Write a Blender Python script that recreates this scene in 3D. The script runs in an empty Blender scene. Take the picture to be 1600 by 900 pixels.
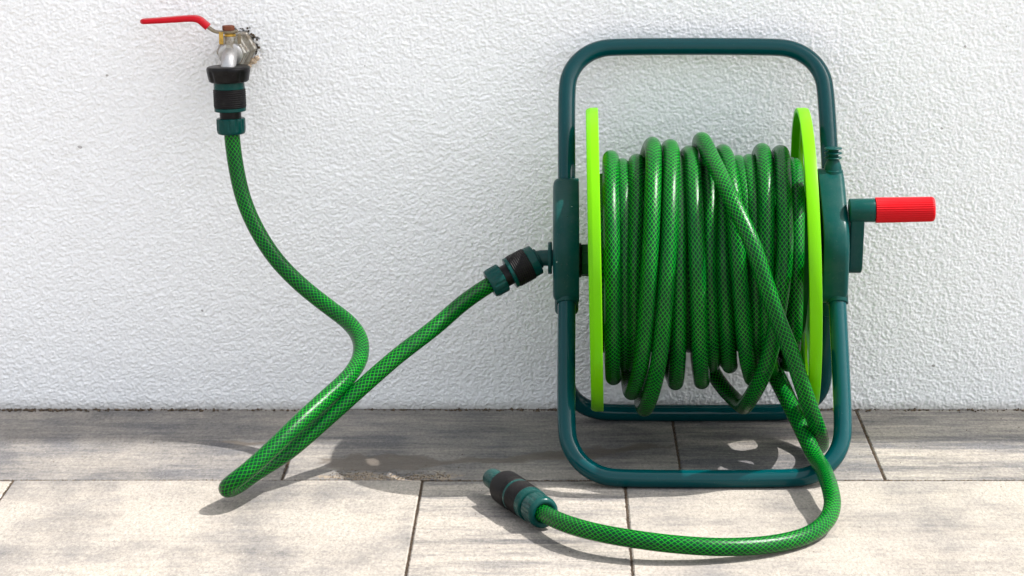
import bpy, bmesh, math, random
import numpy as np
from mathutils import Vector, Matrix, Quaternion

# ------------------------------------------------------------------ camera, world, sun, exposure
scene = bpy.context.scene
COL = scene.collection
random.seed(7)
RNG = np.random.default_rng(11)

cam_data = bpy.data.cameras.new("camera")
cam = bpy.data.objects.new("camera", cam_data)
COL.objects.link(cam)
cam.location = (0.0, -2.69, 0.74)
cam.rotation_euler = (math.radians(90.0 - 12.68), 0.0, 0.0)
cam_data.sensor_width = 36.0
cam_data.lens = 90.0
cam_data.shift_x = -75.0 / 1600.0
cam_data.clip_start = 0.05
cam_data.clip_end = 2000.0
scene.camera = cam

SUN_TO = Vector((0.74, 0.043, 1.0)).normalized()          # towards the sun
SUN_EL = math.asin(SUN_TO.z)
SUN_AZ = math.atan2(SUN_TO.x, SUN_TO.y)                    # clockwise from +Y
world = bpy.data.worlds.new("World")
scene.world = world
world.use_nodes = True
wn = world.node_tree
bg = wn.nodes["Background"]
sky = wn.nodes.new("ShaderNodeTexSky")
sky.sky_type = 'NISHITA'
sky.sun_disc = False
sky.sun_elevation = SUN_EL
sky.sun_rotation = SUN_AZ
sky.altitude = 100.0
sky.air_density = 1.0
sky.dust_density = 3.5
sky.ozone_density = 1.0
hs = wn.nodes.new("ShaderNodeHueSaturation")          # hazy, milky sky
hs.inputs["Saturation"].default_value = 0.30
wn.links.new(sky.outputs[0], hs.inputs["Color"])
wn.links.new(hs.outputs[0], bg.inputs[0])
bg.inputs[1].default_value = 0.15

sun_data = bpy.data.lights.new("sun", 'SUN')
sun_data.energy = 3.0
sun_data.angle = math.radians(0.5)
sun_data.color = (1.0, 0.972, 0.94)
sun = bpy.data.objects.new("sun", sun_data)
COL.objects.link(sun)
sun.location = SUN_TO * 5
sun.rotation_euler = SUN_TO.to_track_quat('Z', 'Y').to_euler()

scene.view_settings.view_transform = 'Standard'
scene.view_settings.look = 'None'
scene.view_settings.gamma = 1.0
scene.view_settings.exposure = 1.40

# ------------------------------------------------------------------ helpers
ORIGIN = {}


def origin(o):
    return ORIGIN.get(o.name, Vector((0, 0, 0))) if o else Vector((0, 0, 0))


def tag(o, label=None, category=None, group=None, kind=None):
    for k, v in (('label', label), ('category', category), ('group', group), ('kind', kind)):
        if v:
            o[k] = v
    return o


def thing(name, loc, label, category):
    o = bpy.data.objects.new(name, None)
    o.empty_display_size = 0.05
    o.location = loc
    COL.objects.link(o)
    ORIGIN[o.name] = Vector(loc)
    return tag(o, label, category)


def mesh(name, verts, faces, mat, parent=None, smooth=True, uvs=None, kind=None, label=None, sharp=None):
    """verts in world metres; linked as ONE object, origin shared with its parent"""
    org = origin(parent)
    me = bpy.data.meshes.new(name)
    me.from_pydata([tuple(Vector(v) - org) for v in verts], [], [tuple(f) for f in faces])
    if uvs is not None:
        lay = me.uv_layers.new(name="UVMap")
        lay.data.foreach_set("uv", np.asarray(uvs, dtype=np.float32).ravel())
    me.validate()
    bm = bmesh.new()
    bm.from_mesh(me)
    bmesh.ops.recalc_face_normals(bm, faces=bm.faces)
    bm.to_mesh(me)
    bm.free()
    me.polygons.foreach_set("use_smooth", [smooth] * len(me.polygons))
    if smooth and sharp is not None:
        me.set_sharp_from_angle(angle=math.radians(sharp))
    if mat:
        me.materials.append(mat)
    o = bpy.data.objects.new(name, me)
    COL.objects.link(o)
    if parent:
        o.parent = parent
    ORIGIN[o.name] = org
    tag(o, label=label, kind=kind)
    return o


def bevel(o, w, seg=3, ang=30):
    m = o.modifiers.new("bevel", 'BEVEL')
    m.width = w
    m.segments = seg
    m.limit_method = 'ANGLE'
    m.angle_limit = math.radians(ang)
    m.harden_normals = True
    return o


def frame(d):
    d = Vector(d).normalized()
    up = Vector((0, 0, 1)) if abs(d.z) < 0.9 else Vector((0, -1, 0))
    a = d.cross(up).normalized()
    b = a.cross(d).normalized()
    return d, a, b


def spline(pts, step=0.004, smooth=6, closed=False):
    P = [np.array(p, float) for p in pts]
    n = len(P)
    out = []
    rng = range(n) if closed else range(n - 1)
    for i in rng:
        if closed:
            p0, p1, p2, p3 = P[(i - 1) % n], P[i], P[(i + 1) % n], P[(i + 2) % n]
        else:
            p1, p2 = P[i], P[i + 1]
            p0 = P[i - 1] if i > 0 else 2 * p1 - p2
            p3 = P[i + 2] if i + 2 < n else 2 * p2 - p1
        t0 = 0.0
        t1 = t0 + max(np.linalg.norm(p1 - p0), 1e-6) ** .5
        t2 = t1 + max(np.linalg.norm(p2 - p1), 1e-6) ** .5
        t3 = t2 + max(np.linalg.norm(p3 - p2), 1e-6) ** .5
        m = max(2, int(np.linalg.norm(p2 - p1) / (step * .5)))
        for k in range(m):
            t = t1 + (t2 - t1) * k / m
            A1 = (t1 - t) / (t1 - t0) * p0 + (t - t0) / (t1 - t0) * p1
            A2 = (t2 - t) / (t2 - t1) * p1 + (t - t1) / (t2 - t1) * p2
            A3 = (t3 - t) / (t3 - t2) * p2 + (t - t2) / (t3 - t2) * p3
            B1 = (t2 - t) / (t2 - t0) * A1 + (t - t0) / (t2 - t0) * A2
            B2 = (t3 - t) / (t3 - t1) * A2 + (t - t1) / (t3 - t1) * A3
            out.append((t2 - t) / (t2 - t1) * B1 + (t - t1) / (t2 - t1) * B2)
    if not closed:
        out.append(P[-1])
    out = np.array(out)

    def resample(a):
        b = np.vstack([a, a[:1]]) if closed else a
        s = np.concatenate([[0], np.cumsum(np.linalg.norm(np.diff(b, axis=0), axis=1))])
        m = max(4, int(s[-1] / step))
        q = np.linspace(0, s[-1], m + 1)
        r = np.stack([np.interp(q, s, b[:, k]) for k in range(3)], 1)
        return r[:-1] if closed else r
    out = resample(out)
    for _ in range(smooth):
        if closed:
            out = out * .5 + .25 * (np.roll(out, 1, 0) + np.roll(out, -1, 0))
        else:
            out[1:-1] = out[1:-1] * .5 + .25 * (out[:-2] + out[2:])
    return out


def tube(name, path, r, mat, parent=None, seg=20, closed=False, caps=True, kind=None, squash=None):
    path = np.asarray(path, float)
    n = len(path)
    if closed:
        T = np.roll(path, -1, 0) - np.roll(path, 1, 0)
    else:
        T = np.gradient(path, axis=0)
    T /= np.linalg.norm(T, axis=1)[:, None]
    t, a, b = frame(T[0])
    a = np.array(a)
    verts = []
    L = np.concatenate([[0], np.cumsum(np.linalg.norm(np.diff(path, axis=0), axis=1))])
    for i in range(n):
        a = a - T[i] * np.dot(a, T[i])
        a /= np.linalg.norm(a)
        b = np.cross(T[i], a)
        rr = r[i] if hasattr(r, '__len__') else r
        for k in range(seg):
            w = 2 * math.pi * k / seg
            verts.append(path[i] + rr * (math.cos(w) * a + math.sin(w) * b))
    faces, uvs = [], []
    m = n if closed else n - 1
    for i in range(m):
        j = (i + 1) % n
        l0, l1 = L[i], (L[i + 1] if i + 1 < n else L[-1] + 0.004)
        for k in range(seg):
            k2 = (k + 1) % seg
            faces.append((i * seg + k, i * seg + k2, j * seg + k2, j * seg + k))
            uvs += [(k / seg, l0), ((k + 1) / seg, l0), ((k + 1) / seg, l1), (k / seg, l1)]
    if caps and not closed:
        faces.append(tuple(range(seg)))
        uvs += [(0, 0)] * seg
        faces.append(tuple((n - 1) * seg + k for k in range(seg)))
        uvs += [(0, 0)] * seg
    return mesh(name, verts, faces, mat, parent, True, uvs, kind=kind, sharp=60)


def lathe_data(profile, base, axis, seg=48, rib=None):
    """profile: (distance along the axis, radius[, rib depth]); rib(angle)->0..1"""
    d, a, b = frame(axis)
    base = Vector(base)
    verts, faces = [], []
    for p in profile:
        s, r = p[0], p[1]
        dep = p[2] if len(p) > 2 else 0.0
        for k in range(seg):
            w = 2 * math.pi * k / seg
            rr = r - (dep * rib(w) if rib else 0)
            verts.append(base + d * s + (a * math.cos(w) + b * math.sin(w)) * rr)
    n = len(profile)
    for i in range(n - 1):
        for k in range(seg):
            k2 = (k + 1) % seg
            faces.append((i * seg + k, i * seg + k2, (i + 1) * seg + k2, (i + 1) * seg + k))
    faces.append(tuple(range(seg)))
    faces.append(tuple((n - 1) * seg + k for k in range(seg)))
    return verts, faces


def lathe(name, profile, base, axis, mat, parent=None, seg=48, rib=None, sharp=40, label=None):
    v, f = lathe_data(profile, base, axis, seg, rib)
    return mesh(name, v, f, mat, parent, True, sharp=sharp, label=label)


def rnd(s0, s1, r, e=0.0008):
    """profile of a barrel with rounded edges"""
    return [(s0, r - e * 2.2), (s0 + e * .3, r - e), (s0 + e, r - e * .25), (s0 + 1.8 * e, r),
            (s1 - 1.8 * e, r), (s1 - e, r - e * .25), (s1 - e * .3, r - e), (s1, r - e * 2.2)]


def hull(pts):
    pts = sorted(set((round(x, 6), round(y, 6)) for x, y in pts))

    def half(ps):
        h = []
        for p in ps:
            while len(h) >= 2 and (h[-1][0] - h[-2][0]) * (p[1] - h[-2][1]) - (h[-1][1] - h[-2][1]) * (p[0] - h[-2][0]) <= 0:
                h.pop()
            h.append(p)
        return h
    lo, up = half(pts), half(pts[::-1])
    return lo[:-1] + up[:-1]


def circle(cx, cy, r, n=28):
    return [(cx + r * math.cos(2 * math.pi * k / n), cy + r * math.sin(2 * math.pi * k / n)) for k in range(n)]


def join_data(*parts):
    V, F = [], []
    for v, f in parts:
        o = len(V)
        V += list(v)
        F += [tuple(i + o for i in q) for q in f]
    return V, F


def prism_x(outline, x0, x1):
    """outline in (y, z), extruded from x0 to x1"""
    n = len(outline)
    v = [(x0, y, z) for y, z in outline] + [(x1, y, z) for y, z in outline]
    f = [tuple(range(n)), tuple(range(n, 2 * n))] + [(k, (k + 1) % n, n + (k + 1) % n, n + k) for k in range(n)]
    return v, f


# ------------------------------------------------------------------ materials
class NT:
    def __init__(self, name):
        self.m = bpy.data.materials.new(name)
        self.m.use_nodes = True
        self.t = self.m.node_tree
        self.b = self.t.nodes["Principled BSDF"]
        self.out = self.t.nodes["Material Output"]

    def n(self, typ, **kw):
        nd = self.t.nodes.new("ShaderNode" + typ)
        for k, v in kw.items():
            if k.startswith("i_"):
                key = k[2:].replace("_", " ")
                key = int(key) if key.isdigit() else key
                self.put(nd.inputs[key], v)
            else:
                setattr(nd, k, v)
        return nd

    def put(self, sock, v):
        if isinstance(v, bpy.types.NodeSocket):
            self.t.links.new(v, sock)
        else:
            sock.default_value = v

    def math(self, op, a, b=0.0, c=0.0, clamp=False):
        nd = self.t.nodes.new("ShaderNodeMath")
        nd.operation = op
        nd.use_clamp = clamp
        for s, v in zip(nd.inputs, (a, b, c)):
            self.put(s, v)
        return nd.outputs[0]

    def ramp(self, fac, *stops):
        nd = self.t.nodes.new("ShaderNodeValToRGB")
        self.put(nd.inputs[0], fac)
        el = nd.color_ramp.elements
        while len(el) < len(stops):
            el.new(0.5)
        for e, (p, c) in zip(el, stops):
            e.position = p
            e.color = (c, c, c, 1) if isinstance(c, (int, float)) else (*c, 1)
        return nd.outputs[0]

    def mix(self, fac, a, b, mode='MIX'):
        nd = self.t.nodes.new("ShaderNodeMix")
        nd.data_type = 'RGBA'
        nd.blend_type = mode
        self.put(nd.inputs[0], fac)
        for s, v in ((nd.inputs[6], a), (nd.inputs[7], b)):
            self.put(s, (*v, 1) if isinstance(v, tuple) and len(v) == 3 else v)
        return nd.outputs[2]

    def noise(self, vec, scale, detail=4, rough=.55, dist=0.0, out=0):
        nd = self.n("TexNoise", i_Scale=scale, i_Detail=float(detail), i_Roughness=rough, i_Distortion=dist)
        self.put(nd.inputs["Vector"], vec)
        return nd.outputs[out]

    def mapping(self, vec, scale=(1, 1, 1), loc=(0, 0, 0), rot=(0, 0, 0)):
        nd = self.n("Mapping")
        self.put(nd.inputs[0], vec)
        self.put(nd.inputs[1], loc)
        self.put(nd.inputs[2], rot)
        self.put(nd.inputs[3], scale)
        return nd.outputs[0]

    def bump(self, h, strength=.3, dist=.001):
        nd = self.n("Bump", i_Strength=strength, i_Distance=dist)
        self.put(nd.inputs["Height"], h)
        self.t.links.new(nd.outputs[0], self.b.inputs["Normal"])

    def set(self, **kw):
        for k, v in kw.items():
            s = self.b.inputs[k.replace("_", " ")]
            self.put(s, (*v, 1) if isinstance(v, tuple) and len(v) == 3 else v)
        return self.m


def mat_plastic(name, col, rough=.35, dirt=.25, spec=.16, bump=.15, sss=0.0, dirt_col=(.30, .28, .24), coat=0.0):
    k = NT(name)
    P = k.n("TexCoord").outputs["Object"]
    a = k.noise(P, 55, 5, .65)
    b = k.noise(P, 700, 2, .6)
    spots = k.ramp(k.noise(P, 260, 3, .7), (.60, 0.0), (.72, 1.0))
    d = k.math('MULTIPLY', k.math('ADD', k.math('MULTIPLY', k.ramp(a, (.45, 0.0), (.8, 1.0)), .5), k.math('MULTIPLY', spots, .5)), dirt)
    c = k.mix(d, col, dirt_col)
    k.bump(b, bump, .0004)
    k.set(Base_Color=c, Roughness=k.math('ADD', rough, k.math('MULTIPLY', a, .16)), Coat_Weight=coat, Coat_Roughness=.08)
    k.b.inputs["Specular IOR Level"].default_value = spec
    if sss:
        k.b.inputs["Subsurface Weight"].default_value = sss
        k.b.inputs["Subsurface Radius"].default_value = (.6, 1.0, .1)
        k.b.inputs["Subsurface Scale"].default_value = .004
    return k.m


TEAL = (.0045, .074, .078)
m_teal = mat_plastic("teal_plastic", (.0, .042, .037), .15, .08)
m_cover = mat_plastic("teal_cover_plastic", (.0, .042, .039), .24, .08, bump=.2)
m_black = mat_plastic("black_plastic", (.004, .0035, .004), .24, .07)
m_rubber = mat_plastic("black_rubber", (.005, .004, .0045), .45, .07, bump=.4)
m_red = mat_plastic("red_plastic", (.50, .001, .006), .34, .04, dirt_col=(.3, .1, .1))
m_redvinyl = mat_plastic("red_vinyl_sleeve", (.46, .002, .010), .28, .05, dirt_col=(.25, .1, .1))


def mat_paint():
    k = NT("teal_tube_paint")
    P = k.n("TexCoord").outputs["Object"]
    orange = k.noise(P, 90, 2, .5)
    sc = k.ramp(k.noise(k.mapping(P, (1, 1, .3)), 420, 3, .75), (.66, 0.0), (.72, 1.0))
    wet = k.ramp(k.noise(P, 38, 3, .5), (.5, 0.0), (.62, 1.0))
    c = k.mix(k.math('MULTIPLY', sc, .35), (.0, .044, .049), (.05, .12, .12))
    k.bump(k.math('ADD', orange, k.math('MULTIPLY', sc, .1)), .12, .0015)
    k.set(Base_Color=c, Roughness=k.math('SUBTRACT', .12, k.math('MULTIPLY', wet, .05)))
    k.b.inputs["Specular IOR Level"].default_value = .24
    return k.m


m_paint = mat_paint()


def mat_lime():
    k = NT("lime_translucent_plastic")
    P = k.n("TexCoord").outputs["Object"]
    a = k.noise(P, 60, 4, .6)
    grime = k.ramp(k.noise(P, 210, 4, .7), (.58, 0.0), (.75, 1.0))
    c = k.mix(k.math('MULTIPLY', grime, .10), (.17, .50, .0), (.09, .22, .02))
    k.b.inputs['Specular IOR Level'].default_value = .2
    k.set(Base_Color=c, Roughness=k.math('ADD', .24, k.math('MULTIPLY', a, .15)))
    k.bump(a, .1, .001)
    tr = k.n("BsdfTranslucent")
    tr.inputs[0].default_value = (.16, .72, .0, 1)
    mx = k.n("MixShader")
    mx.inputs[0].default_value = .30
    k.t.links.new(k.b.outputs[0], mx.inputs[1])
    k.t.links.new(tr.outputs[0], mx.inputs[2])
    k.t.links.new(mx.outputs[0], k.out.inputs[0])
    return k.m


m_lime = mat_lime()


def mat_hose():
    k = NT("braided_green_hose")
    uv = k.n("UVMap").outputs[0]
    sep = k.n("SeparateXYZ")
    k.put(sep.inputs[0], uv)
    u, v = sep.outputs[0], sep.outputs[1]
    P = k.n("TexCoord").outputs["Object"]
    wob = k.math('MULTIPLY', k.math('SUBTRACT', k.noise(P, 60, 2, .5), .5), .5)
    uu = k.math('MULTIPLY', u, 12.0)
    vv = k.math('MULTIPLY', v, 178.0)

    def line(x, w):
        f = k.math('FRACT', k.math('ADD', x, wob))
        dd = k.math('ABSOLUTE', k.math('SUBTRACT', f, .5))
        return k.math('SUBTRACT', 1.0, k.n("MapRange", i_Value=dd, i_1=w * .35, i_2=w).outputs[0], clamp=True)
    l1 = line(k.math('ADD', uu, vv), .085)
    l2 = line(k.math('SUBTRACT', uu, vv), .085)
    lines = k.math('MAXIMUM', l1, l2)
    fade = k.ramp(k.noise(P, 25, 3, .6), (.25, .45), (.6, 1.0))
    lines = k.math('MULTIPLY', lines, fade)
    tone = k.noise(P, 9, 2, .5)
    base = k.mix(tone, (.0, .021, .0075), (.0, .039, .0110))
    c = k.mix(k.math('MULTIPLY', lines, .85), base, (.008, .42, .001))
    # scuffs and dried dirt
    d1 = k.ramp(k.noise(P, 330, 4, .75), (.60, 0.0), (.70, 1.0))
    d2 = k.ramp(k.noise(P, 22, 4, .65), (.50, 0.0), (.72, 1.0))
    dirt = k.math('MULTIPLY', k.math('MULTIPLY', d1, d2), .55)
    film = k.math('MULTIPLY', d2, .025)
    c = k.mix(k.math('ADD', dirt, film, clamp=True), c, (.13, .17, .12))
    k.bump(k.math('ADD', k.math('MULTIPLY', lines, -.2), k.math('MULTIPLY', k.noise(P, 900, 2, .6), .8)), .5, .0005)
    k.set(Base_Color=c, Roughness=k.math('ADD', .23, k.math('MULTIPLY', dirt, .6)))
    k.b.inputs["Specular IOR Level"].default_value = .17
    k.b.inputs["Subsurface Weight"].default_value = .0
    return k.m


m_hose = mat_hose()


def mat_metal(name, col, rust=(.16, .075, .02), amt=.4, rough=.34, metal=1.0, scale=160, lo=.5):
    k = NT(name)
    P = k.n("TexCoord").outputs["Object"]
    r = k.ramp(k.noise(P, scale, 5, .7), (lo, 0.0), (lo + .17, 1.0))
    r = k.math('MULTIPLY', r, amt)
    k.bump(k.noise(P, 800, 4, .7), .4, .0006)
    k.set(Base_Color=k.mix(r, col, rust), Metallic=k.math('SUBTRACT', metal, k.math('MULTIPLY', r, metal * .8)),
          Roughness=k.math('ADD', rough, k.math('MULTIPLY', r, .35)))
    return k.m


m_nickel = mat_metal("nickel_plated_brass", (.36, .34, .30), (.13, .085, .04), .75, .38, .9, 140, .46)
m_spout = mat_metal("cast_spout_metal", (.46, .45, .44), (.25, .22, .18), .5, .42, .85)
m_rust = mat_metal("rusty_nut_metal", (.17, .045, .018), (.06, .02, .012), .8, .7, .25)
m_brass = mat_metal("brass", (.55, .34, .07), (.15, .10, .03), .6, .35, .9)
m_bronze = mat_metal("tarnished_lever_metal", (.22, .18, .12), (.10, .06, .03), .7, .5, .7)
m_grime = mat_metal("dark_grime", (.06, .045, .032), (.16, .10, .05), .7, .8, 0.0)


def mat_foam():
    k = NT("tan_sealing_foam")
    P = k.n("TexCoord").outputs["Object"]
    k.bump(k.noise(P, 400, 4, .7), .8, .002)
    k.set(Base_Color=k.mix(k.noise(P, 200, 3, .6), (.52, .36, .22), (.70, .58, .46)), Roughness=.85)
    return k.m


m_foam = mat_foam()


def mat_wall():
    k = NT("white_stucco_render")
    P = k.n("TexCoord").outputs["Object"]
    big = k.noise(P, 2.2, 3, .5)
    fine = k.noise(P, 900, 3, .7)
    mid = k.noise(P, 380, 3, .6)
    c = k.mix(big, (.80, .80, .805), (.86, .86, .86))
    sp = k.ramp(k.noise(P, 95, 1, .3), (.815, 0.0), (.825, 1.0))
    c = k.mix(k.math('MULTIPLY', sp, .7), c, (.22, .20, .18))
    sepz = k.n("SeparateXYZ")
    k.put(sepz.inputs[0], P)
    z = sepz.outputs[2]
    # splashed dirt line just above the paving
    splash = k.math('SUBTRACT', 1.0, k.math('DIVIDE', z, k.math('ADD', .004, k.math('MULTIPLY', k.noise(P, 60, 4, .7), .014))), clamp=True)
    c = k.mix(k.math('MULTIPLY', splash, .55), c, (.28, .25, .21))
    # grey run-off beside the tap hole
    k.bump(k.math('ADD', fine, mid), .45, .0010)
    k.set(Base_Color=c, Roughness=.9)
    k.b.inputs["Specular IOR Level"].default_value = .25
    return k.m


m_wall = mat_wall()


def mat_paver():
    """object colour: R grey share, G streak direction (0 along Y, 1 along X), B seed"""
    k = NT("concrete_paver")
    geo = k.n("NewGeometry").outputs["Position"]
    oi = k.n("ObjectInfo")
    sc = k.n("SeparateColor")
    k.put(sc.inputs[0], oi.outputs["Color"])
    R, G, B = sc.outputs
    off = k.n("CombineXYZ")
    k.put(off.inputs[0], k.math('MULTIPLY', B, 37.0))
    k.put(off.inputs[1], k.math('MULTIPLY', B, 19.0))
    add = k.n("VectorMath", operation='ADD')
    k.put(add.inputs[0], geo)
    k.put(add.inputs[1], off.outputs[0])
    P = add.outputs[0]
    cloud = k.noise(k.mapping(P, (5.5, 3.4, 1)), 1.7, 5, .62)
    wide = k.noise(k.mapping(P, (1.5, 13, 1)), 1.5, 6, .68)
    fine = k.noise(k.mapping(P, (9, 52, 1)), 1.6, 8, .78)
    s = k.n("Mix", data_type='FLOAT')
    k.put(s.inputs[0], G)
    k.put(s.inputs[2], cloud)
    k.put(s.inputs[3], wide)
    st = k.math('ADD', s.outputs[0], k.math('MULTIPLY', k.math('SUBTRACT', fine, .5), k.math('ADD', .38, k.math('MULTIPLY', G, .45))))
    grit = k.noise(P, 620, 3, .8)
    grit2 = k.noise(P, 180, 3, .7)
    st = k.math('ADD', st, k.math('MULTIPLY', k.math('SUBTRACT', grit2, .5), .12))
    st = k.math('ADD', st, k.math('MULTIPLY', k.math('SUBTRACT', grit, .5), .28))
    st = k.math('ADD', st, k.math('MULTIPLY', k.math('SUBTRACT', R, .5), .6))
    f = k.ramp(st, (.40, 0.0), (.53, .42), (.70, 1.0))
    beige = k.mix(k.noise(k.mapping(P, (1, 2, 1)), 14, 4, .7), (.345, .305, .252), (.285, .263, .236))
    dark = k.mix(k.noise(P, 7, 3, .6), (.135, .135, .145), (.075, .068, .062))
    c = k.mix(f, beige, dark)
    # open pores and pale grains
    pores = k.ramp(k.noise(P, 480, 2, .7), (.27, 1.0), (.36, 0.0))
    c = k.mix(k.math('MULTIPLY', pores, .6), c, (.05, .045, .04))
    grains = k.ramp(k.noise(P, 560, 2, .6), (.64, 0.0), (.72, 1.0))
    c = k.mix(k.math('MULTIPLY', grains, .35), c, (.62, .57, .49))
    c = k.mix(1.0, c, k.ramp(grit, (.30, .55), (.5, .98), (.72, 1.30)), 'MULTIPLY')
    g3 = k.noise(k.mapping(geo, (1.0, .42, 1)), 330, 2, .6)
    c = k.mix(1.0, c, k.ramp(g3, (.30, .78), (.5, 1.0), (.70, 1.14)), 'MULTIPLY')
    # ---- wet patch and sand that lie on these stones (places in metres on the ground)
    sp = k.n("SeparateXYZ")
    k.put(sp.inputs[0], geo)
    X, Y = sp.outputs[0], sp.outputs[1]
    wx = k.math('MULTIPLY', k.math('SUBTRACT', k.noise(geo, 26, 4, .6), .5), .11)
    wy = k.math('MULTIPLY', k.math('SUBTRACT', k.noise(k.mapping(geo, (1, 1, 1), (5, 3, 0)), 30, 4, .6), .5), .07)
    X2, Y2 = k.math('ADD', X, wx), k.math('ADD', Y, wy)

    def blob(cx, cy, rx, ry, slope=0.0):
        dx = k.math('SUBTRACT', X2, cx)
        dy = k.math('SUBTRACT', k.math('SUBTRACT', Y2, cy), k.math('MULTIPLY', dx, slope))
        dx = k.math('DIVIDE', dx, rx)
        dy = k.math('DIVIDE', dy, ry)
        q = k.math('ADD', k.math('MULTIPLY', dx, dx), k.math('MULTIPLY', dy, dy))
        return k.n("MapRange", i_Value=q, i_1=1.25, i_2=.75, i_3=0.0, i_4=1.0).outputs[0]
    wet = blob(-.185, -.205, .055, .030)
    for b in ((-.09, -.200, .15, .012, .16), (.03, -.165, .10, .010, .25), (-.325, -.133, .035, .009, -.1)):
        wet = k.math('MAXIMUM', wet, blob(*b))
    c = k.mix(k.math('MULTIPLY', wet, .72), c, k.mix(.5, (.060, .046, .034), (.11, .085, .06)))
    sand = k.math('MULTIPLY', blob(-.165, -.252, .075, .012), k.ramp(k.noise(geo, 240, 3, .7), (.44, 0.0), (.54, 1.0)))
    c = k.mix(k.math('MULTIPLY', sand, .45), c, (.36, .26, .15))
    k.bump(k.math('ADD', k.math('MULTIPLY', grit, .8), k.math('ADD', k.math('MULTIPLY', grit2, .7), k.math('MULTIPLY', pores, -.5))), .55, .0009)
    k.set(Base_Color=c, Roughness=k.math('SUBTRACT', .88, k.math('MULTIPLY', wet, .35)))
    k.b.inputs["Specular IOR Level"].default_value = .3
    return k.m


m_paver = mat_paver()


def mat_sand():
    k = NT("joint_sand")
    P = k.n("NewGeometry").outputs["Position"]
    k.bump(k.noise(P, 700, 3, .8), 1.0, .003)
    k.set(Base_Color=k.mix(k.ramp(k.noise(P, 420, 4, .8), (.35, 0.0), (.65, 1.0)), (.018, .012, .008), (.20, .14, .09)), Roughness=.95)
    return k.m


m_sand = mat_sand()


def mat_far():
    k = NT("distant_paving")
    P = k.n("NewGeometry").outputs["Position"]
    br = k.n("TexBrick", i_Scale=1.0)
    k.put(br.inputs["Vector"], P)
    br.inputs["Color1"].default_value = (.40, .36, .30, 1)
    br.inputs["Color2"].default_value = (.27, .255, .24, 1)
    br.inputs["Mortar"].default_value = (.12, .09, .07, 1)
    br.inputs["Mortar Size"].default_value = .004
    br.inputs["Brick Width"].default_value = .4
    br.inputs["Row Height"].default_value = .3
    c = k.mix(k.math('MULTIPLY', k.noise(k.mapping(P, (3, 9, 1)), 2, 7, .7), .5), br.outputs[0], (.2, .2, .2))
    k.set(Base_Color=c, Roughness=.9)
    return k.m


# ------------------------------------------------------------------ ground, paving
g = mesh("ground", [(-400, -400, -.014), (400, -400, -.014), (400, 400, -.014), (-400, 400, -.014)], [(0, 1, 2, 3)], mat_far(), smooth=False)
tag(g, kind="structure")
pave = mesh("pavement", [(-2.4, -3.3, -.0075), (2.6, -3.3, -.0075), (2.6, .05, -.0075), (-2.4, .05, -.0075)], [(0, 1, 2, 3)], m_sand, smooth=False)
tag(pave, kind="structure")

PAVER_MESH = {}


def paver_mesh(w, d):
    key = (round(w, 3), round(d, 3))
    if key in PAVER_MESH:
        return PAVER_MESH[key]
    gx, c, cz, dep = .0010, .0014, .0011, .035
    x, y = w / 2 - gx, d / 2 - .0017
    rings = [(x, y, -dep), (x, y, -cz), (x - c, y - c, 0)]
    v, f = [], []
    for a, b, z in rings:
        v += [(-a, -b, z), (a, -b, z), (a, b, z), (-a, b, z)]
    for i in range(2):
        for k in range(4):
            k2 = (k + 1) % 4
            f.append((i * 4 + k, i * 4 + k2, (i + 1) * 4 + k2, (i + 1) * 4 + k))
    f.append((8, 9, 10, 11))
    me = bpy.data.meshes.new("paver")
    me.from_pydata(v, [], f)
    me.materials.append(m_paver)
    PAVER_MESH[key] = me
    return me


def paver(x0, x1, y0, y1, grey, direc, seed):
    o = bpy.data.objects.new("paver", paver_mesh(x1 - x0, y1 - y0))
    o.location = ((x0 + x1) / 2, (y0 + y1) / 2, random.uniform(-.0007, .0004))
    o.rotation_euler = (random.uniform(-.0015, .0015), random.uniform(-.001, .001), random.uniform(-.0015, .0015))
    o.color = (grey, direc, seed, 1)
    COL.objects.link(o)
    o.parent = pave
    return o


rows = [
    (.035, -.265, [-.675, -.275, .1205, .3215, .72], [(.64, .3, .13), (.62, .5, .37), (.66, 1, .52), (.60, 1, .71)]),
    (-.265, -.565, [-.94, -.540, -.136, .064, .464], [(.36, .2, .05), (.46, .0, .61), (.47, 1, .29), (.42, .2, .83)]),
]
y = -.565
while y > -3.2:
    rows.append((y, y - .30, None, None))
    y -= .30
for ri, (ya, yb, xs, looks) in enumerate(rows):
    spans = []
    if xs:
        for i in range(len(xs) - 1):
            spans.append((xs[i], xs[i + 1], looks[i]))
        lo, hi = xs[0], xs[-1]
    else:
        s0 = random.uniform(-.2, .2)
        lo = hi = s0
    while hi < 2.4:
        w = random.choice((.4, .4, .2))
        spans.append((hi, hi + w, (random.uniform(.3, .65), random.choice((0, 1, .5)), random.random())))
        hi += w
    while lo > -2.2:
        w = random.choice((.4, .4, .2))
        spans.append((lo - w, lo, (random.uniform(.3, .65), random.choice((0, 1, .5)), random.random())))
        lo -= w
    for x0, x1, lk in spans:
        paver(x0, x1, yb, ya, *lk)


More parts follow.
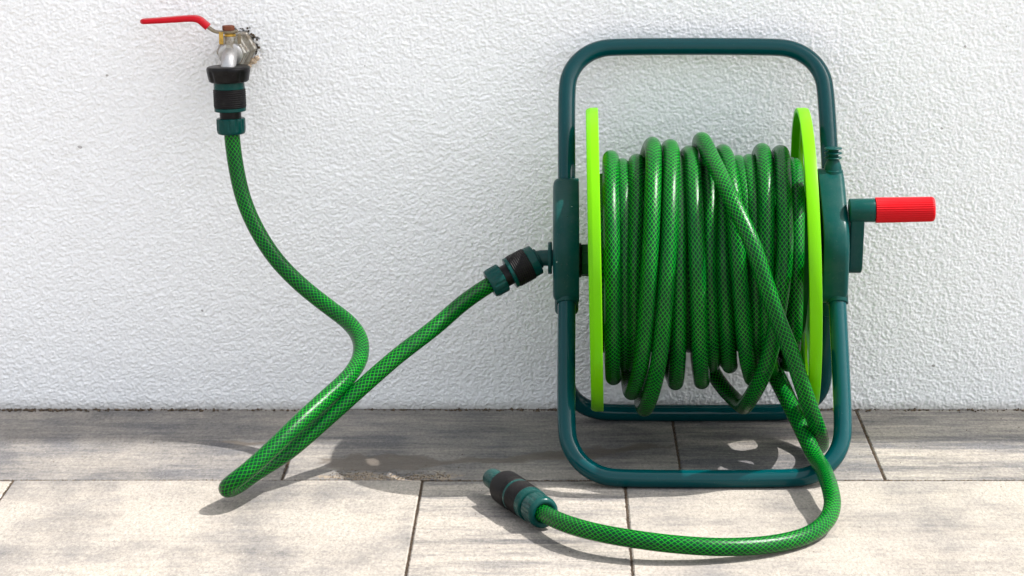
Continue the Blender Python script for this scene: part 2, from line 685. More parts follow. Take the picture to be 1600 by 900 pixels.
# sand grains and crumbs in the joints and along the foot of the wall
def crumbs():
    V, F = [], []

    def one(x, y, z, s):
        o = len(V)
        q = [random.uniform(.6, 1.3) for _ in range(6)]
        r = random.uniform(0, 3.14)
        ca, sa = math.cos(r), math.sin(r)
        for k, (a, b, c) in enumerate(((1, 0, 0), (-1, 0, 0), (0, 1, 0), (0, -1, 0), (0, 0, 1), (0, 0, -1))):
            a, b, c = a * q[k] * s, b * q[k] * s, c * q[k] * s * .8
            V.append((x + a * ca - b * sa, y + a * sa + b * ca, z + c))
        for t in ((0, 2, 4), (2, 1, 4), (1, 3, 4), (3, 0, 4), (2, 0, 5), (1, 2, 5), (3, 1, 5), (0, 3, 5)):
            F.append(tuple(o + i for i in t))
    for _ in range(5200):
        x = random.uniform(-.75, .65)
        one(x, -.265 + random.gauss(0, .0011), -.0012 + random.uniform(-.001, .0009), random.uniform(.0004, .0010))
    for jx, ya, yb in ((-.275, -.265, 0), (.1205, -.265, 0), (.3215, -.265, 0), (-.540, -.565, -.265), (-.136, -.565, -.265), (.064, -.565, -.265), (.464, -.565, -.265)):
        for _ in range(1100):
            one(jx + random.gauss(0, .0009), random.uniform(ya, yb), -.0014 + random.uniform(-.001, .0008), random.uniform(.0004, .0010))
    for _ in range(2600):
        x = random.uniform(-.8, .7)
        dens = .5 + .5 * math.sin(x * 9 + 1)
        if random.random() > .35 + .65 * dens:
            continue
        one(x, -.003 - abs(random.gauss(0, .0035)), .0003, random.choice((.0005, .0007, .0009, .0013, .0022)) * random.uniform(.7, 1.2))
    for _ in range(420):
        one(random.uniform(-.23, -.11), -.262 + abs(random.gauss(0, .012)), .0003, random.uniform(.0003, .0008))
    for _ in range(500):
        one(random.uniform(-.7, .6), random.uniform(-.8, -.02), .0003, random.uniform(.0002, .0007))
    return V, F


V, F = crumbs()
mesh("sand_grains", V, F, m_sand, None, False, kind="stuff")
tag(bpy.data.objects["sand_grains"], "brown sand grains in the paver joints and along the wall foot", "sand")


# ------------------------------------------------------------------ stucco wall
def blurred(shape, sx, sy, seed):
    r = np.random.default_rng(seed).standard_normal(shape)
    fy = np.fft.fftfreq(shape[0])[:, None]
    fx = np.fft.fftfreq(shape[1])[None, :]
    G = np.exp(-2 * (math.pi ** 2) * ((fx * sx) ** 2 + (fy * sy) ** 2))
    a = np.fft.ifft2(np.fft.fft2(r) * G).real
    return a / a.std()


def build_wall():
    st = .0009
    xs_d = np.arange(-.76, .66, st)
    zs_d = np.arange(-.006, .50, st)
    nx, nz = len(xs_d), len(zs_d)
    a = blurred((nz, nx), .80, .70, 3)
    b = blurred((nz, nx), 1.08, .85, 4)
    c = blurred((nz, nx), 9, 9, 5)
    d = blurred((nz, nx), 60, 60, 6)
    # worm-like trowelled grain: ridges where two fields cross zero, pits between
    w = 1 - np.minimum(np.abs(b) * 1.1, 1.0)
    h = .00020 * a + .00085 * w + .0003 * np.tanh(b * 1.3) + .00012 * c + .0003 * d
    ex = np.minimum(np.arange(nx), np.arange(nx)[::-1])[None, :] / 25.0
    ez = np.minimum(np.arange(nz) + 999, np.arange(nz)[::-1])[:, None] / 25.0
    h *= np.clip(np.minimum(ex, ez), 0, 1)
    # rough hole broken out round the tap
    hx, hz = -.3385, .396
    rr = np.hypot((xs_d[None, :] - hx), (zs_d[:, None] - hz)) + .003 * b
    h -= .011 * np.clip((.0170 - rr) / .004, 0, 1)
    xs = np.concatenate([[-7.0, -4, -2, -1.2], xs_d, [1.2, 2, 4, 6, 9.0]])
    zs = np.concatenate([[-.05], zs_d, [.8, 1.2, 2.0, 3.0]])
    H = np.zeros((len(zs), len(xs)))
    H[1:1 + nz, 4:4 + nx] = h
    X, Z = np.meshgrid(xs, zs)
    co = np.stack([X, -H, Z], -1).reshape(-1, 3)
    NX, NZ = len(xs), len(zs)
    i = np.arange((NZ - 1) * (NX - 1))
    r, q = i // (NX - 1), i % (NX - 1)
    f = np.stack([r * NX + q, r * NX + q + 1, (r + 1) * NX + q + 1, (r + 1) * NX + q], 1)
    # back and top of the wall: a simple box shell behind the rendered face
    nv = len(co)
    box = np.array([[-7, .003, -.05], [9, .003, -.05], [9, .30, -.05], [-7, .30, -.05], [-7, .003, 3], [9, .003, 3], [9, .30, 3], [-7, .30, 3]], float)
    fb = np.array([[2, 3, 7, 6], [7, 4, 5, 6], [0, 3, 2, 1], [0, 4, 7, 3], [1, 2, 6, 5]]) + nv
    # small lip closing the 3 mm between face and box at the top
    co = np.vstack([co, box, [[-7, 0, 3], [9, 0, 3]]])
    fl = np.array([[nv + 8, nv + 9, nv + 5, nv + 4]])
    f = np.vstack([f, fb, fl])
    me = bpy.data.meshes.new("house_wall")
    me.vertices.add(len(co))
    me.vertices.foreach_set("co", co.astype(np.float32).ravel())
    me.loops.add(f.size)
    me.loops.foreach_set("vertex_index", f.ravel().astype(np.int32))
    me.polygons.add(len(f))
    me.polygons.foreach_set("loop_start", np.arange(0, f.size, 4, dtype=np.int32))
    me.polygons.foreach_set("loop_total", np.full(len(f), 4, dtype=np.int32))
    me.update(calc_edges=True)
    sm = np.ones(len(f), dtype=bool)
    sm[-6:] = False
    me.polygons.foreach_set("use_smooth", sm)
    me.materials.append(m_wall)
    o = bpy.data.objects.new("house_wall", me)
    COL.objects.link(o)
    tag(o, "white house wall with rough stucco render rising behind the tap and reel", "wall")
    return o


build_wall()

# ------------------------------------------------------------------ the reel
HR = .0082                      # hose radius
AX_Y, AX_Z = -.158, .199        # reel axle
TR = .0090                      # frame tube radius
XL, XR = .0068, .2785           # the two side legs
FOOT_Y, FOOT_Z = -.288, .0092
TOP_Y, TOP_Z = -.028, .3985
REAR_Y = -.047
reel = thing("hose_reel", (.143, -.17, 0), "portable hose reel with teal tube frame and lime green side discs standing against the wall", "hose reel")


def leg_pt(u, x):
    return (x, FOOT_Y + (TOP_Y - FOOT_Y) * u, FOOT_Z + (TOP_Z - FOOT_Z) * u)


def corner(c, a, b, r, n=7):
    c, a, b = Vector(c), Vector(a), Vector(b)
    da, db = (a - c).normalized(), (b - c).normalized()
    p, q = c + da * r, c + db * r
    out = []
    for k in range(n):
        t = k / (n - 1)
        # near-circular arc by rational quadratic
        w = .707
        den = (1 - t) ** 2 + 2 * w * t * (1 - t) + t * t
        out.append((p * (1 - t) ** 2 + c * (2 * w * t * (1 - t)) + q * t * t) / den)
    return out


def u_loop(start, c1, c2, end, r):
    return [start] + [tuple(v) for v in corner(c1, start, c2, r)] + [tuple(v) for v in corner(c2, c1, end, r)] + [end]


def fine(pts, step=.004):
    return spline(pts, step, 2)


UL = .46
tube("front_foot", fine(u_loop(leg_pt(UL, XL), leg_pt(0, XL), leg_pt(0, XR), leg_pt(UL, XR), .050)), TR, m_paint, reel, 28)
tube("carrying_handle", fine(u_loop(leg_pt(.60, XL), leg_pt(1, XL + .001), leg_pt(1, XR - .0045), leg_pt(.60, XR - .001), .047)), TR, m_paint, reel, 28)
ry0, rz0 = -.125, .165
tube("rear_foot", fine(u_loop((XL, ry0, rz0), (XL, REAR_Y, .0092), (XR, REAR_Y, .0092), (XR, ry0, rz0), .045)), TR, m_paint, reel, 28)

ld = Vector((0, TOP_Y - FOOT_Y, TOP_Z - FOOT_Z)).normalized()
ln = Vector((0, ld.z, -ld.y))


def cover(x0, x1, hollow_x, top=.2655):
    out = hull(circle(AX_Y + .004, AX_Z + .012, .047, 40) + circle(-.121, top, .0165) + circle(-.1795, .1755, .0150))
    out2 = []
    cx = sum(p[0] for p in out) / len(out)
    cy = sum(p[1] for p in out) / len(out)
    for (a, b) in out:
        d = math.hypot(a - cx, b - cy)
        k = (d - .0035) / d
        out2.append((cx + (a - cx) * k, cy + (b - cy) * k))
    n = len(out)
    solid = x1 if hollow_x == x0 else x0
    sg = 1 if hollow_x > solid else -1

    def inset(e):
        return [(a - (a - cx) * e / math.hypot(a - cx, b - cy), b - (b - cy) * e / math.hypot(a - cx, b - cy)) for a, b in out]
    secs = [(0, .0085), (.0006, .0052), (.0018, .0026), (.0036, .0009), (.0060, 0)]
    v = []
    for dx, e in secs:
        v += [(solid + sg * dx, *p) for p in inset(e)]
    v += [(hollow_x - sg * .0008, *p) for p in out] + [(hollow_x, *p) for p in inset(.0008)] + [(hollow_x, *p) for p in out2] + [(solid + sg * .006, *p) for p in out2]
    nl_ = len(v) // n
    f = [tuple(range(n)), tuple(range((nl_ - 1) * n, nl_ * n))]
    for a in range(nl_ - 1):
        for k in range(n):
            k2 = (k + 1) % n
            f.append((a * n + k, a * n + k2, (a + 1) * n + k2, (a + 1) * n + k))
    return mesh("side_cover", v, f, m_cover, reel, True, sharp=50)


cover_left = cover(-.0072, .0192, .0192, .2600)
cover_right = cover(.2625, .2888, .2625, .2700)
for c, xx in ((cover_left, XL), (cover_right, XR)):
    s0 = Vector(leg_pt(.37, xx))
    lathe("socket", [(0, .0092), (0, .0104), (.0006, .0109), (.045, .0112), (.050, .0100)], s0 + ld * .009, ld, m_cover, c, 36)
    rd = (Vector((xx, ry0, rz0)) - Vector((xx, REAR_Y, .0092))).normalized()
    lathe("socket", [(0, .0095), (0, .0116), (.0006, .0122), (.040, .0126), (.045, .010)], Vector((xx, ry0, rz0)) - rd * .032, rd, m_cover, c, 36)
    # screws on the outer and front faces
# moulded bellows on top of the right cover
bel = [(-.004, .0105), (0, .0105), (.0012, .0102), (.0016, .0092), (.0060, .0085), (.0115, .0062), (.0125, .0056)]
for k in range(3):
    s = .0130 + k * .0048
    bel += [(s, .0056), (s + .0002, .0084), (s + .0009, .0092), (s + .0018, .0084), (s + .0020, .0052)]
lathe("cable_guide", bel, (.2777, -.122, .2840), (0, .02, 1), m_cover, cover_right, 32, sharp=50)


def water_drops():
    V, F = [], []
    spots = [(-.0072, 1)]
    for _ in range(16):
        x = random.uniform(-.004, .0165)
        z = random.uniform(.175, .272)
        r = random.choice((.0004, .0005, .0006, .0009))
        # front surface of the cover: leftmost y of the outline at this height
        best = None
        out = hull(circle(AX_Y + .004, AX_Z + .012, .047, 40) + circle(-.121, .2655, .0165) + circle(-.1795, .1755, .0150))
        for i in range(len(out)):
            (a, b), (c, d) = out[i], out[(i + 1) % len(out)]
            if (b - z) * (d - z) <= 0 and abs(d - b) > 1e-9:
                yy = a + (c - a) * (z - b) / (d - b)
                best = yy if best is None else min(best, yy)
        if best is None:
            continue
        v, f = lathe_data([(-.3 * r, r), (r * .25, r * .85), (r * .45, r * .5), (r * .52, r * .1)], (x, best, z), (0, -1, .1), 10)
        o = len(V)
        V += v
        F += [tuple(i + o for i in q) for q in f]
    return V, F


k = NT("water")
k.set(Base_Color=(1.0, 1.0, 1.0), Roughness=.02, Transmission_Weight=1.0, IOR=1.33)
m_water = k.m
V, F = water_drops()
mesh("water_drops", V, F, m_water, cover_left, True, kind="stuff")


# flanges ------------------------------------------------------------
def flange_data(xc, yaw, roll, side, phase, r1=.134, R=.1535):
    """disc with rim, raised hub and eight oval windows. side=+1: hose on the -x side"""
    def ring(r, n=96, ph=0):
        return [(r * math.cos(2 * math.pi * i / n + ph), r * math.sin(2 * math.pi * i / n + ph)) for i in range(n)]

    def window(phi):
        pts = []
        r0, half = .092, math.radians(13)
        n = 28
        for i in range(n):
            w = 2 * math.pi * i / n
            cx, sx = math.cos(w), math.sin(w)
            ex = math.copysign(abs(cx) ** .6, cx)
            ey = math.copysign(abs(sx) ** .6, sx)
            r = (r0 + r1) / 2 + (r1 - r0) / 2 * ex
            a = phi + half * ey * (1.12 if ex < 0 else 1)
            pts.append((r * math.cos(a), r * math.sin(a)))
        return pts
    loops = [ring(R - .004)] + [window(math.radians(phase + 45 * i)) for i in range(8)] + [ring(.02, 32)]
    th = .0030
    x_web = side * .0030
    bm = bmesh.new()
    layers = []
    for xx in (x_web - th / 2, x_web + th / 2):
        edges, lv = [], []
        for lp in loops:
            vs = [bm.verts.new((xx, p[0], p[1])) for p in lp]
            lv.append(vs)
            for i in range(len(vs)):
                edges.append(bm.edges.new((vs[i], vs[(i + 1) % len(vs)])))
        bmesh.ops.triangle_fill(bm, edges=edges, use_beauty=True, use_dissolve=False, normal=(1, 0, 0))
        layers.append(lv)
    # remove faces filled inside the windows
    kill = []
    for f in bm.faces:
        c = f.calc_center_median()
        r, a = math.hypot(c.y, c.z), math.atan2(c.z, c.y)
        if r < .0195:
            kill.append(f)
    # faces whose three verts belong to the same window
    own = {}
    for lv in layers:
        for wi, vs in enumerate(lv[1:9]):
            for v in vs:
                own[v] = (id(lv), wi)
    for f in bm.faces:
        ks = [own.get(v) for v in f.verts]
        if ks[0] is not None and all(q == ks[0] for q in ks) and f not in kill:
            kill.append(f)
    bmesh.ops.delete(bm, geom=kill, context='FACES_ONLY')
    for li in range(1, len(loops)):
        A, B = layers[0][li], layers[1][li]
        for i in range(len(A)):
            j = (i + 1) % len(A)
            bm.faces.new((A[i], A[j], B[j], B[i]))
    # rim: a band 11 mm wide with rounded lips
    prof = [(-.0058, R - .0042), (-.0062, R - .0026), (-.0056, R - .0016), (-.0022, R - .0001), (-.0012, R), (.0054, R), (.0061, R - .0007), (.0062, R - .0016), (.0058, R - .0042)]
    if side > 0:
        prof = [(-.0058, R - .0042), (-.0062, R - .0014), (-.0056, R - .0003), (-.0048, R), (.0030, R), (.0058, R - .0009), (.0062, R - .0022), (.0058, R - .0042)]
    n = 128
    rows_ = []
    for (xx, r) in prof:
        rows_.append([bm.verts.new((xx, r * math.cos(2 * math.pi * i / n), r * math.sin(2 * math.pi * i / n))) for i in range(n)])
    for a in range(len(prof)):
        A, B = rows_[a], rows_[(a + 1) % len(prof)]
        for i in range(n):
            j = (i + 1) % n
            bm.faces.new((A[i], A[j], B[j], B[i]))
    M = Matrix.Translation((xc, AX_Y, AX_Z + .0005)) @ Matrix.Rotation(yaw, 4, 'Z') @ Matrix.Rotation(roll, 4, 'Y')
    bmesh.ops.transform(bm, matrix=M, verts=bm.verts)
    bm.verts.index_update()
    V = [v.co.copy() for v in bm.verts]
    F = [tuple(v.index for v in f.verts) for f in bm.faces]
    bm.free()
    return V, F


V, F = flange_data(.0350, math.radians(-.5), math.radians(-1.2), -1, 13, .111)
mesh("side_disc", V, F, m_lime, reel, True, sharp=35)
V, F = flange_data(.2482, math.radians(-1.6), math.radians(-2.0), +1, 15)
mesh("side_disc", V, F, m_lime, reel, True, sharp=35)
m_drum = mat_plastic("dark_green_plastic", (.006, .10, .02), .4, .1)
lathe("drum", [(0, .03), (0, .074), (.208, .074), (.208, .03)], (.037, AX_Y, AX_Z), (1, 0, 0), m_drum, reel, 48)
lathe("axle_hub", rnd(0, .0135, .0165), (.0215, AX_Y, AX_Z), (1, 0, 0), m_drum, reel, 8)
lathe("axle_hub", rnd(0, .018, .0175), (.246, AX_Y, AX_Z), (1, 0, 0), m_black, reel, 24)
lathe("washer", rnd(0, .0055, .0175), (.0165, AX_Y, AX_Z), (1, 0, 0), m_black, reel, 32)

# crank ---------------------------------------------------------------
arm_out = hull(circle(-.160, AX_Z + .001, .0135) + circle(-.172, .2530, .0105))
v, f = prism_x(arm_out, .2905, .3045)
arm = mesh("crank_arm", v, f, m_cover, reel, True, sharp=35)
bevel(arm, .0018, 3, 40)
lathe("boss", [(0, .009), (.006, .009)], (.2860, -.160, AX_Z), (1, 0, 0), m_black, arm, 24)
GD = Vector((1, 0, .018))
lathe("handle_base", rnd(0, .0262, .0120, .0007), (.2890, -.174, .2532), GD, m_teal, arm, 40)
NRIB = 34
lathe("grip", [(0, .0117), (.0003, .0126, .0003), (.0008, .0128, .0008), (.056, .0124, .0008), (.0572, .0122, .0002), (.0585, .0117), (.0592, .0105), (.0592, .004)],
      Vector((.2890, -.174, .2532)) + GD.normalized() * .0263, GD, m_red, arm, NRIB * 6, rib=lambda w: .5 + .5 * math.cos(NRIB * w), sharp=60)

# inlet elbow ----------------------------------------------------------
lathe("inlet_collar", rnd(0, .0042, .0165, .0006), (-.0122, AX_Y, AX_Z + .0025), (1, 0, 0), m_teal, reel, 40)
CB = Vector((-.0240, -.1585, .2002))            # where the coupling meets the elbow
CE = Vector((-.0715, -.1702, .1765))            # where the hose leaves the coupling
tube("inlet_elbow", spline([(-.006, AX_Y, AX_Z + .0025), (-.014, AX_Y, AX_Z + .0025), (-.0195, AX_Y, AX_Z + .0023), tuple(CB + Vector((.001, 0, .0006))), tuple(CB + (CE - CB).normalized() * .006)], .0015, 2), .0082, m_teal, reel, 28)
lathe("elbow_ring", rnd(0, .0032, .0108, .0005), CB + (CB - CE).normalized() * .003, CE - CB, m_teal, reel, 32)


# ------------------------------------------------------------------ hose couplings
def coupling(parent, start, end, collar=None, scale=1.0):
    """click coupling from its mouth (start) to the hose side (end)"""
    S, E = Vector(start), Vector(end)
    d = (E - S).normalized()
    L = (E - S).length
    k = L / .058
    sleeve = lathe("coupling", [(.0, .0118), (.0, .0152), (.0006, .0158), (.0088 * k, .0161), (.0092 * k, .0154), (.029 * k, .0154), (.0293 * k, .0163), (.0325 * k, .0165), (.0331 * k, .0158), (.0332 * k, .010)],
                   S, d, m_teal, parent, 56)
    nr = 22

    def ribs(w):
        return .5 + .5 * math.cos(nr * w)
    lathe("rubber_grip", [(.0088 * k, .0150), (.0092 * k, .0163), (.0097 * k, .0166)] +
          [p for q in range(8) for p in ((.0105 * k + q * .0023 * k, .0169), (.0113 * k + q * .0023 * k, .0165), (.0120 * k + q * .0023 * k, .0169))] +
          [(.0289 * k, .0164), (.0291 * k, .0150)], S, d, m_rubber, sleeve, 48, sharp=50)
    lathe("neck", [(.0325 * k, .0112), (.0420 * k, .0112)], S, d, m_black, sleeve, 32)
    nn = 12
    lathe("clamping_nut", [(.0405 * k, .0110), (.0405 * k, .0140), (.0411 * k, .0148), (.0420 * k, .0150, .0010), (.0530 * k, .0150, .0010), (.0540 * k, .0148), (.0558 * k, .0146), (.0572 * k, .0138), (.0578 * k, .0122), (.0572 * k, .0095), (.054 * k, .0088)],
          S, d, m_teal, sleeve, nn * 8, rib=lambda w: max(0.0, math.cos(nn * w)) ** 3, sharp=50)
    return sleeve


# ------------------------------------------------------------------ feed hose from the tap to the reel
feed = thing("feed_hose", (-.318, -.345, 0), "green braided hose looping from the wall tap down to the left side of the reel", "hose")
FEED = [(-.3416, -.060, .3245), (-.3412, -.060, .3132), (-.3406, -.060, .3085), (-.3399, -.062, .3000), (-.3367, -.066, .2778), (-.3294, -.073, .2467), (-.3154, -.085, .2172),
        (-.2939, -.1, .1878), (-.2672, -.115, .164), (-.2361, -.135, .1443), (-.2150, -.155, .1336), (-.2022, -.18, .1236),
        (-.1991, -.215, .1125), (-.2072, -.253, .1030), (-.2273, -.292, .0909), (-.2498, -.325, .0762), (-.2743, -.352, .0567),
        (-.2970, -.3690, .0391), (-.3122, -.3720, .0282), (-.3175, -.3590, .0190), (-.3098, -.3395, .0165), (-.2928, -.3175, .0242), (-.2643, -.298, .0386), (-.2306, -.28, .0645),
        (-.1965, -.262, .0920), (-.1606, -.24, .1197), (-.1241, -.215, .1433), (-.0962, -.19, .163), (-.0700, -.1705, .1772), (-.062, -.168, .1813)]
tube("hose_tube", spline(FEED, .004, 8), HR, m_hose, feed, 28)
coupling(feed, CB, CE)
tc = coupling(feed, (-.3427, -.058, .3680), (-.3414, -.0595, .3120))
nl = 8
lathe("collar", [(0, .010), (0, .0205), (.0008, .0222), (.0025, .0228, .0), (.0055, .0225, .0012), (.0125, .0212, .0018), (.0150, .0206, .0006), (.0162, .0190), (.0162, .012)],
      (-.3430, -.058, .3828), (.0013, -.0015, -.056), m_black, tc, nl * 10, rib=lambda w: max(0.0, math.cos(nl * w)) ** 2, sharp=50)

# ------------------------------------------------------------------ ball valve tap
tap = thing("garden_tap", (-.337, -.004, .405), "metal ball valve tap with a long red lever sticking out of the white wall", "tap")
TX, TY, TZ = -.3425, -.036, .3950
hexf = lambda w: 0.0
body = lathe("valve_body", [(-.012, .0130), (-.010, .0140), (.000, .0152), (.002, .0176), (.0105, .0176), (.0125, .0158), (.0215, .0158), (.0228, .0140)],
             (TX + .0006, TY + .0200, TZ - .0010), (0, -1, 0), m_nickel, tap, 6, sharp=20)
bevel(body, .0008, 2, 25)
nut = lathe("wall_nut", [(-.006, .0195), (.006, .0200), (.008, .0180)], (TX + .0040, -.004, TZ + .000), (0, -1, .0), m_nickel, tap, 6, sharp=20)
bevel(nut, .0009, 2, 25)
lathe("outlet_collar", [(0, .0110), (.0005, .0126), (.0030, .0128), (.0042, .0120), (.0050, .0100)], (TX - .0002, TY - .0010, TZ - .0020), (0, -1, -.10), m_spout, tap, 40)
tube("spout", spline([(TX, TY, TZ - .0020), (TX, TY - .007, TZ - .0026), (TX, TY - .0135, TZ - .0040), (TX - .0001, -.0548, TZ - .0075), (TX - .0002, -.0580, TZ - .0135), (TX - .0003, -.0580, .3700)], .0012, 3), .0080, m_spout, tap, 32)
lathe("bonnet", [(0, .0082), (.006, .0076), (.0142, .0072), (.0148, .0066)], (TX - .0005, TY, TZ + .0015), (0, 0, 1), m_nickel, tap, 32)
lathe("stem", [(0, .0055), (.0005, .0060), (.0026, .0060), (.0030, .0045), (.0055, .0045)], (TX - .0005, TY, TZ + .0160), (0, 0, 1), m_brass, tap, 24)

# lever: bent flat bar, red vinyl sleeve on the outer part
LZ = TZ + .0210


def strip(pts, w, t):
    """flat bar along pts (x, z); w across in y, t thick"""
    V, F = [], []
    n = len(pts)
    for i, (x, z) in enumerate(pts):
        a = pts[max(i - 1, 0)]
        b = pts[min(i + 1, n - 1)]
        dx, dz = b[0] - a[0], b[1] - a[1]
        l = math.hypot(dx, dz)
        nx, nz = -dz / l, dx / l
        ww = w[i] if isinstance(w, list) else w
        tt = t[i] if isinstance(t, list) else t
        m = 12
        for k in range(m):
            q = 2 * math.pi * k / m
            cy = math.copysign(abs(math.cos(q)) ** .45, math.cos(q)) * ww / 2
            cz = math.copysign(abs(math.sin(q)) ** .45, math.sin(q)) * tt / 2
            V.append((x + nx * cz, TY + cy, z + nz * cz))
    m = 12
    for i in range(n - 1):
        for k in range(m):
            F.append((i * m + k, i * m + (k + 1) % m, (i + 1) * m + (k + 1) % m, (i + 1) * m + k))
    F.append(tuple(range(m)))
    F.append(tuple((n - 1) * m + k for k in range(m)))
    return V, F


def dense(pts, step=.0012):
    return [(p[0], p[2]) for p in spline([(a, 0, b) for a, b in pts], step, 1)]


bar = dense([(-.3350, LZ), (-.3420, LZ), (-.3480, LZ - .0003), (-.3540, LZ - .0006), (-.3590, LZ + .0004), (-.3650, LZ + .0042), (-.3705, LZ + .0092)])
v, f = strip(bar, .0125, .0026)
lever = mesh("lever", v, f, m_bronze, tap, True, sharp=50)
slv = dense([(-.3655, LZ + .0047), (-.3698, LZ + .0086), (-.3740, LZ + .0121), (-.3790, LZ + .0136), (-.3870, LZ + .0136), (-.4000, LZ + .0127), (-.4170, LZ + .0116), (-.4290, LZ + .0109), (-.4355, LZ + .0106)], .0010)
n = len(slv)
ws = [.0165 * min(1, ((n - 1 - i) / 5.0 + .18)) ** .5 for i in range(n)]
ts = [(.0068 - .0016 * (i / n)) * min(1, ((n - 1 - i) / 3.0 + .3)) ** .5 for i in range(n)]
v, f = strip(slv, ws, ts)
mesh("red_sleeve", v, f, m_redvinyl, lever, True, sharp=60)
nutt = lathe("lever_nut", [(0, .0060), (.0004, .0065), (.0042, .0065), (.0050, .0060), (.0052, .002)], (TX - .0020, TY, LZ + .0014), (0, 0, 1), m_rust, lever, 6, sharp=30)
bevel(nutt, .0005, 2, 25)
# stop tabs bent down from the lever plate
v1 = prism_x([(TY - .0085, LZ - .0125), (TY - .0065, LZ - .0125), (TY - .0065, LZ + .0005), (TY - .0085, LZ + .0005)], -.3535, -.3490)
tb = mesh("stop_tab", v1[0], v1[1], m_brass, lever, False)
bevel(tb, .0006, 2)
v2 = prism_x([(TY - .0075, LZ - .0120), (TY - .0050, LZ - .0120), (TY - .0050, LZ - .0015), (TY - .0075, LZ - .0015)], -.3345, -.3310)
tb = mesh("stop_tab", v2[0], v2[1], m_bronze, lever, False)
bevel(tb, .0006, 2)
lathe("lever_plate", [(0, .0072), (.0005, .0078), (.0022, .0078), (.0027, .0072)], (TX, TY, LZ - .0013), (0, 0, 1), m_bronze, lever, 28)


def lumps(cx, cz, r0, r1, a0, a1, cnt, size, y):
    V, F = [], []
    for _ in range(cnt):
        a = math.radians(random.uniform(a0, a1))
        r = random.uniform(r0, r1)
        x, z = cx + r * math.cos(a), cz + r * math.sin(a)
        s = size * random.uniform(.5, 1.2)
        bm = bmesh.new()
        bmesh.ops.create_icosphere(bm, subdivisions=2, radius=s)
        for q in bm.verts:
            q.co *= random.uniform(.75, 1.2)
            q.co.y *= .8
            q.co += Vector((x, y + random.uniform(-.001, .001), z))
        o = len(V)
        bm.verts.index_update()
        V += [q.co.copy() for q in bm.verts]
        F += [tuple(w.index + o for w in p.verts) for p in bm.faces]
        bm.free()
    return V, F


v, f = lumps(-.3380, .396, .0175, .0215, -35, 65, 13, .0014, -.0015)
mesh("sealant_grime", v, f, m_grime, tap, True, kind="stuff")
v, f = lumps(-.3385, .394, .0160, .0215, -80, -25, 20, .0028, -.003)
mesh("sealing_foam", v, f, m_foam, tap, True, kind="stuff")

# ------------------------------------------------------------------ wound hose with its loose end and nozzle piece
coil = thing("garden_hose", (.143, -.17, 0), "long green braided hose wound on the reel with its loose end on the paving", "hose")


def wx(px, zc):
    return (px - 875.0) * zc / 4000.0


def wrap(xt, xf, xb, rt, rb, xbb=None, rf=None, rback=None):
    """control points of one turn, top -> front -> bottom -> back; x positions in metres"""
    rf = rf or (rt * .55 + min(rb, .125) * .45)
    rback = rback or min(rt, .118)
    xbb = xb if xbb is None else xbb
    return dict(xt=xt, xf=xf, xb=xb, xbb=xbb, rt=rt, rb=rb, rf=rf, rback=rback)


def turn_points(w, nxt):
    P = []

    def at(phi, r, x):
        a = math.radians(phi)
        x += random.uniform(-.0007, .0007)
        P.append((x, AX_Y - r * math.sin(a), AX_Z + r * math.cos(a)))
    at(0, w['rt'], w['xt'])
    at(40, w['rt'] * .6 + w['rf'] * .4, w['xt'] * .55 + w['xf'] * .45)
    at(80, w['rf'], w['xf'])
    at(125, w['rf'] * .65 + w['rb'] * .35, w['xf'] * .52 + w['xb'] * .48 + (w['xf'] - w['xb']) * .12)
    at(158, w['rf'] * .25 + w['rb'] * .75, w['xb'] * .8 + w['xf'] * .2)
    at(182, w['rb'], w['xb'])
    at(208, w['rb'] * .7 + w['rback'] * .3, w['xbb'])
    xm = nxt['xt'] if nxt else w['xbb']
    at(250, w['rback'], w['xbb'] * .65 + xm * .35)
    at(300, w['rback'] * .5 + (nxt['rt'] if nxt else w['rt']) * .5, w['xbb'] * .25 + xm * .75)
    return P


def W(t, f, b, ty, by, bb=None, rf=None):
    """strand positions measured on the real reel, turned to metres at the strand's own distance"""
    rt = (.3258 - (ty - 213) * .000645) - .0082 - AX_Z
    rb = AX_Z - (.0852 - (by - 577) * .00068 + .0082)
    return wrap(wx(t, 2.555), wx(f, 2.445), wx(b, 2.60), rt, rb, None if bb is None else wx(bb, 2.60), rf)


layer_c = [W(x, x, x, 270, 548) for x in range(1240, 940, -27)]
layer_b = [W(973, 976, 981, 247, 577), W(995, 994, 992, 240, 580), W(1062, 1063, 1055, 243, 606, 1043), W(1108, 1112, 1113, 243, 578),
           W(1131, 1136, 1140, 248, 580, 1112), W(1154, 1180, 1190, 242, 574), W(1172, 1186, 1178, 240, 585), W(1242, 1250, 1230, 245, 577)]
layer_a = [W(954, 957, 960, 234, 597), W(1020, 1017, 984, 213, 620), W(1048, 1045, 1006, 217, 647), W(1079, 1092, 1097, 227, 603),
           W(1132, 1158, 1177, 225, 598), W(1193, 1202, 1204, 223, 586), W(1221, 1229, 1157, 226, 644, 1114)]
for w in layer_b:
    w['rf'] -= .003
turns = layer_c[::-1] + layer_b[::-1] + layer_a
pts = []
for i, w in enumerate(turns):
    nxt = turns[i + 1] if i + 1 < len(turns) else wrap(.1428, .15, .15, .121, .12)
    pts += turn_points(w, nxt)
DIAG = [(.1418, -.152, .3215), (.1502, -.21, .3102), (.166, -.272, .281), (.183, -.301, .2466), (.1916, -.306, .2221), (.2058, -.307, .1801), (.2235, -.297, .136),
        (.2429, -.278, .0802), (.2552, -.258, .0480), (.2605, -.234, .0285), (.2605, -.205, .0165), (.2575, -.178, .0120), (.2520, -.155, .0170),
        (.2439, -.125, .0300), (.2369, -.108, .0446), (.2284, -.107, .0630), (.2190, -.119, .0800), (.2145, -.140, .0905), (.2140, -.160, .0915)]
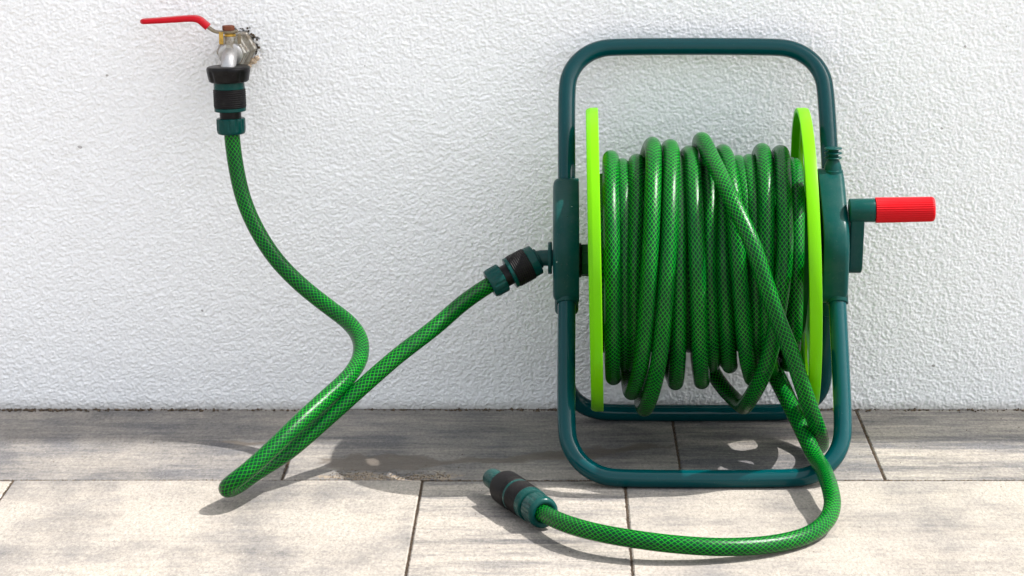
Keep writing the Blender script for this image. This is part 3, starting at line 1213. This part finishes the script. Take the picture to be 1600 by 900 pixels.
TAIL = [(.2165, -.178, .0865), (.2234, -.203, .0755), (.2322, -.235, .0611), (.2435, -.268, .0403), (.2500, -.286, .0285), (.2535, -.312, .0270), (.2548, -.345, .0262),
        (.2556, -.375, .0225), (.2546, -.402, .0175), (.2462, -.4326, .0120), (.2252, -.468, .0095), (.1897, -.4968, .0105), (.1455, -.5136, .0135), (.1054, -.5172, .017),
        (.0713, -.5119, .0195), (.0316, -.4924, .0205), (.0029, -.4606, .0190), (-.0135, -.4300, .0172), (-.0185, -.4190, .0168)]
tube("hose_tube", spline(pts + DIAG + TAIL, .004, 8), HR, m_hose, coil, 24)

NB, NE = Vector((-.0142, -.4270, .0170)), Vector((-.0668, -.3130, .0172))
nd = (NE - NB).normalized()
NL = (NE - NB).length
nr = 12
noz = lathe("hose_end_piece", [(.0262, .0105), (.0262, .0150), (.0268, .0158), (.0350, .0160), (.0354, .0152), (.058, .0152), (.0584, .0160), (.062, .0160), (.0625, .010)], NB, nd, m_teal, coil, 56)
lathe("clamping_nut", [(.006, .0090), (.001, .0092), (.0, .0105), (.0004, .0128), (.0020, .0144), (.0045, .0150), (.0052, .0150, .0008), (.0205, .0150, .0008), (.0215, .0146), (.0220, .0100)],
      NB, nd, m_teal, noz, nr * 8, rib=lambda w: max(0.0, math.cos(nr * w)) ** 3, sharp=50)
lathe("neck", [(.021, .0125), (.027, .0125)], NB, nd, m_black, noz, 32)
lathe("rubber_grip", [(.0352, .0148), (.0358, .0160)] + [p for q in range(8) for p in ((.0370 + q * .0026, .0163), (.0379 + q * .0026, .0158), (.0387 + q * .0026, .0163))] + [(.0578, .0160), (.0582, .0148)],
      NB, nd, m_rubber, noz, 48, sharp=50)
lathe("nozzle_collar", [(.0628, .0120), (.0628, .0156), (.0640, .0166), (.0680, .0168), (.0900, .0166), (.0925, .0158), (.0935, .0140), (.0935, .0085)], NB, nd, m_rubber, noz, 56)
tip = lathe("nozzle_tip", [(.0915, .0088), (.0930, .0104), (.1040, .0102), (.1225, .0098), (.1245, .0092), (.1245, .0070), (.1180, .0065)], NB, nd, m_teal, noz, 40)
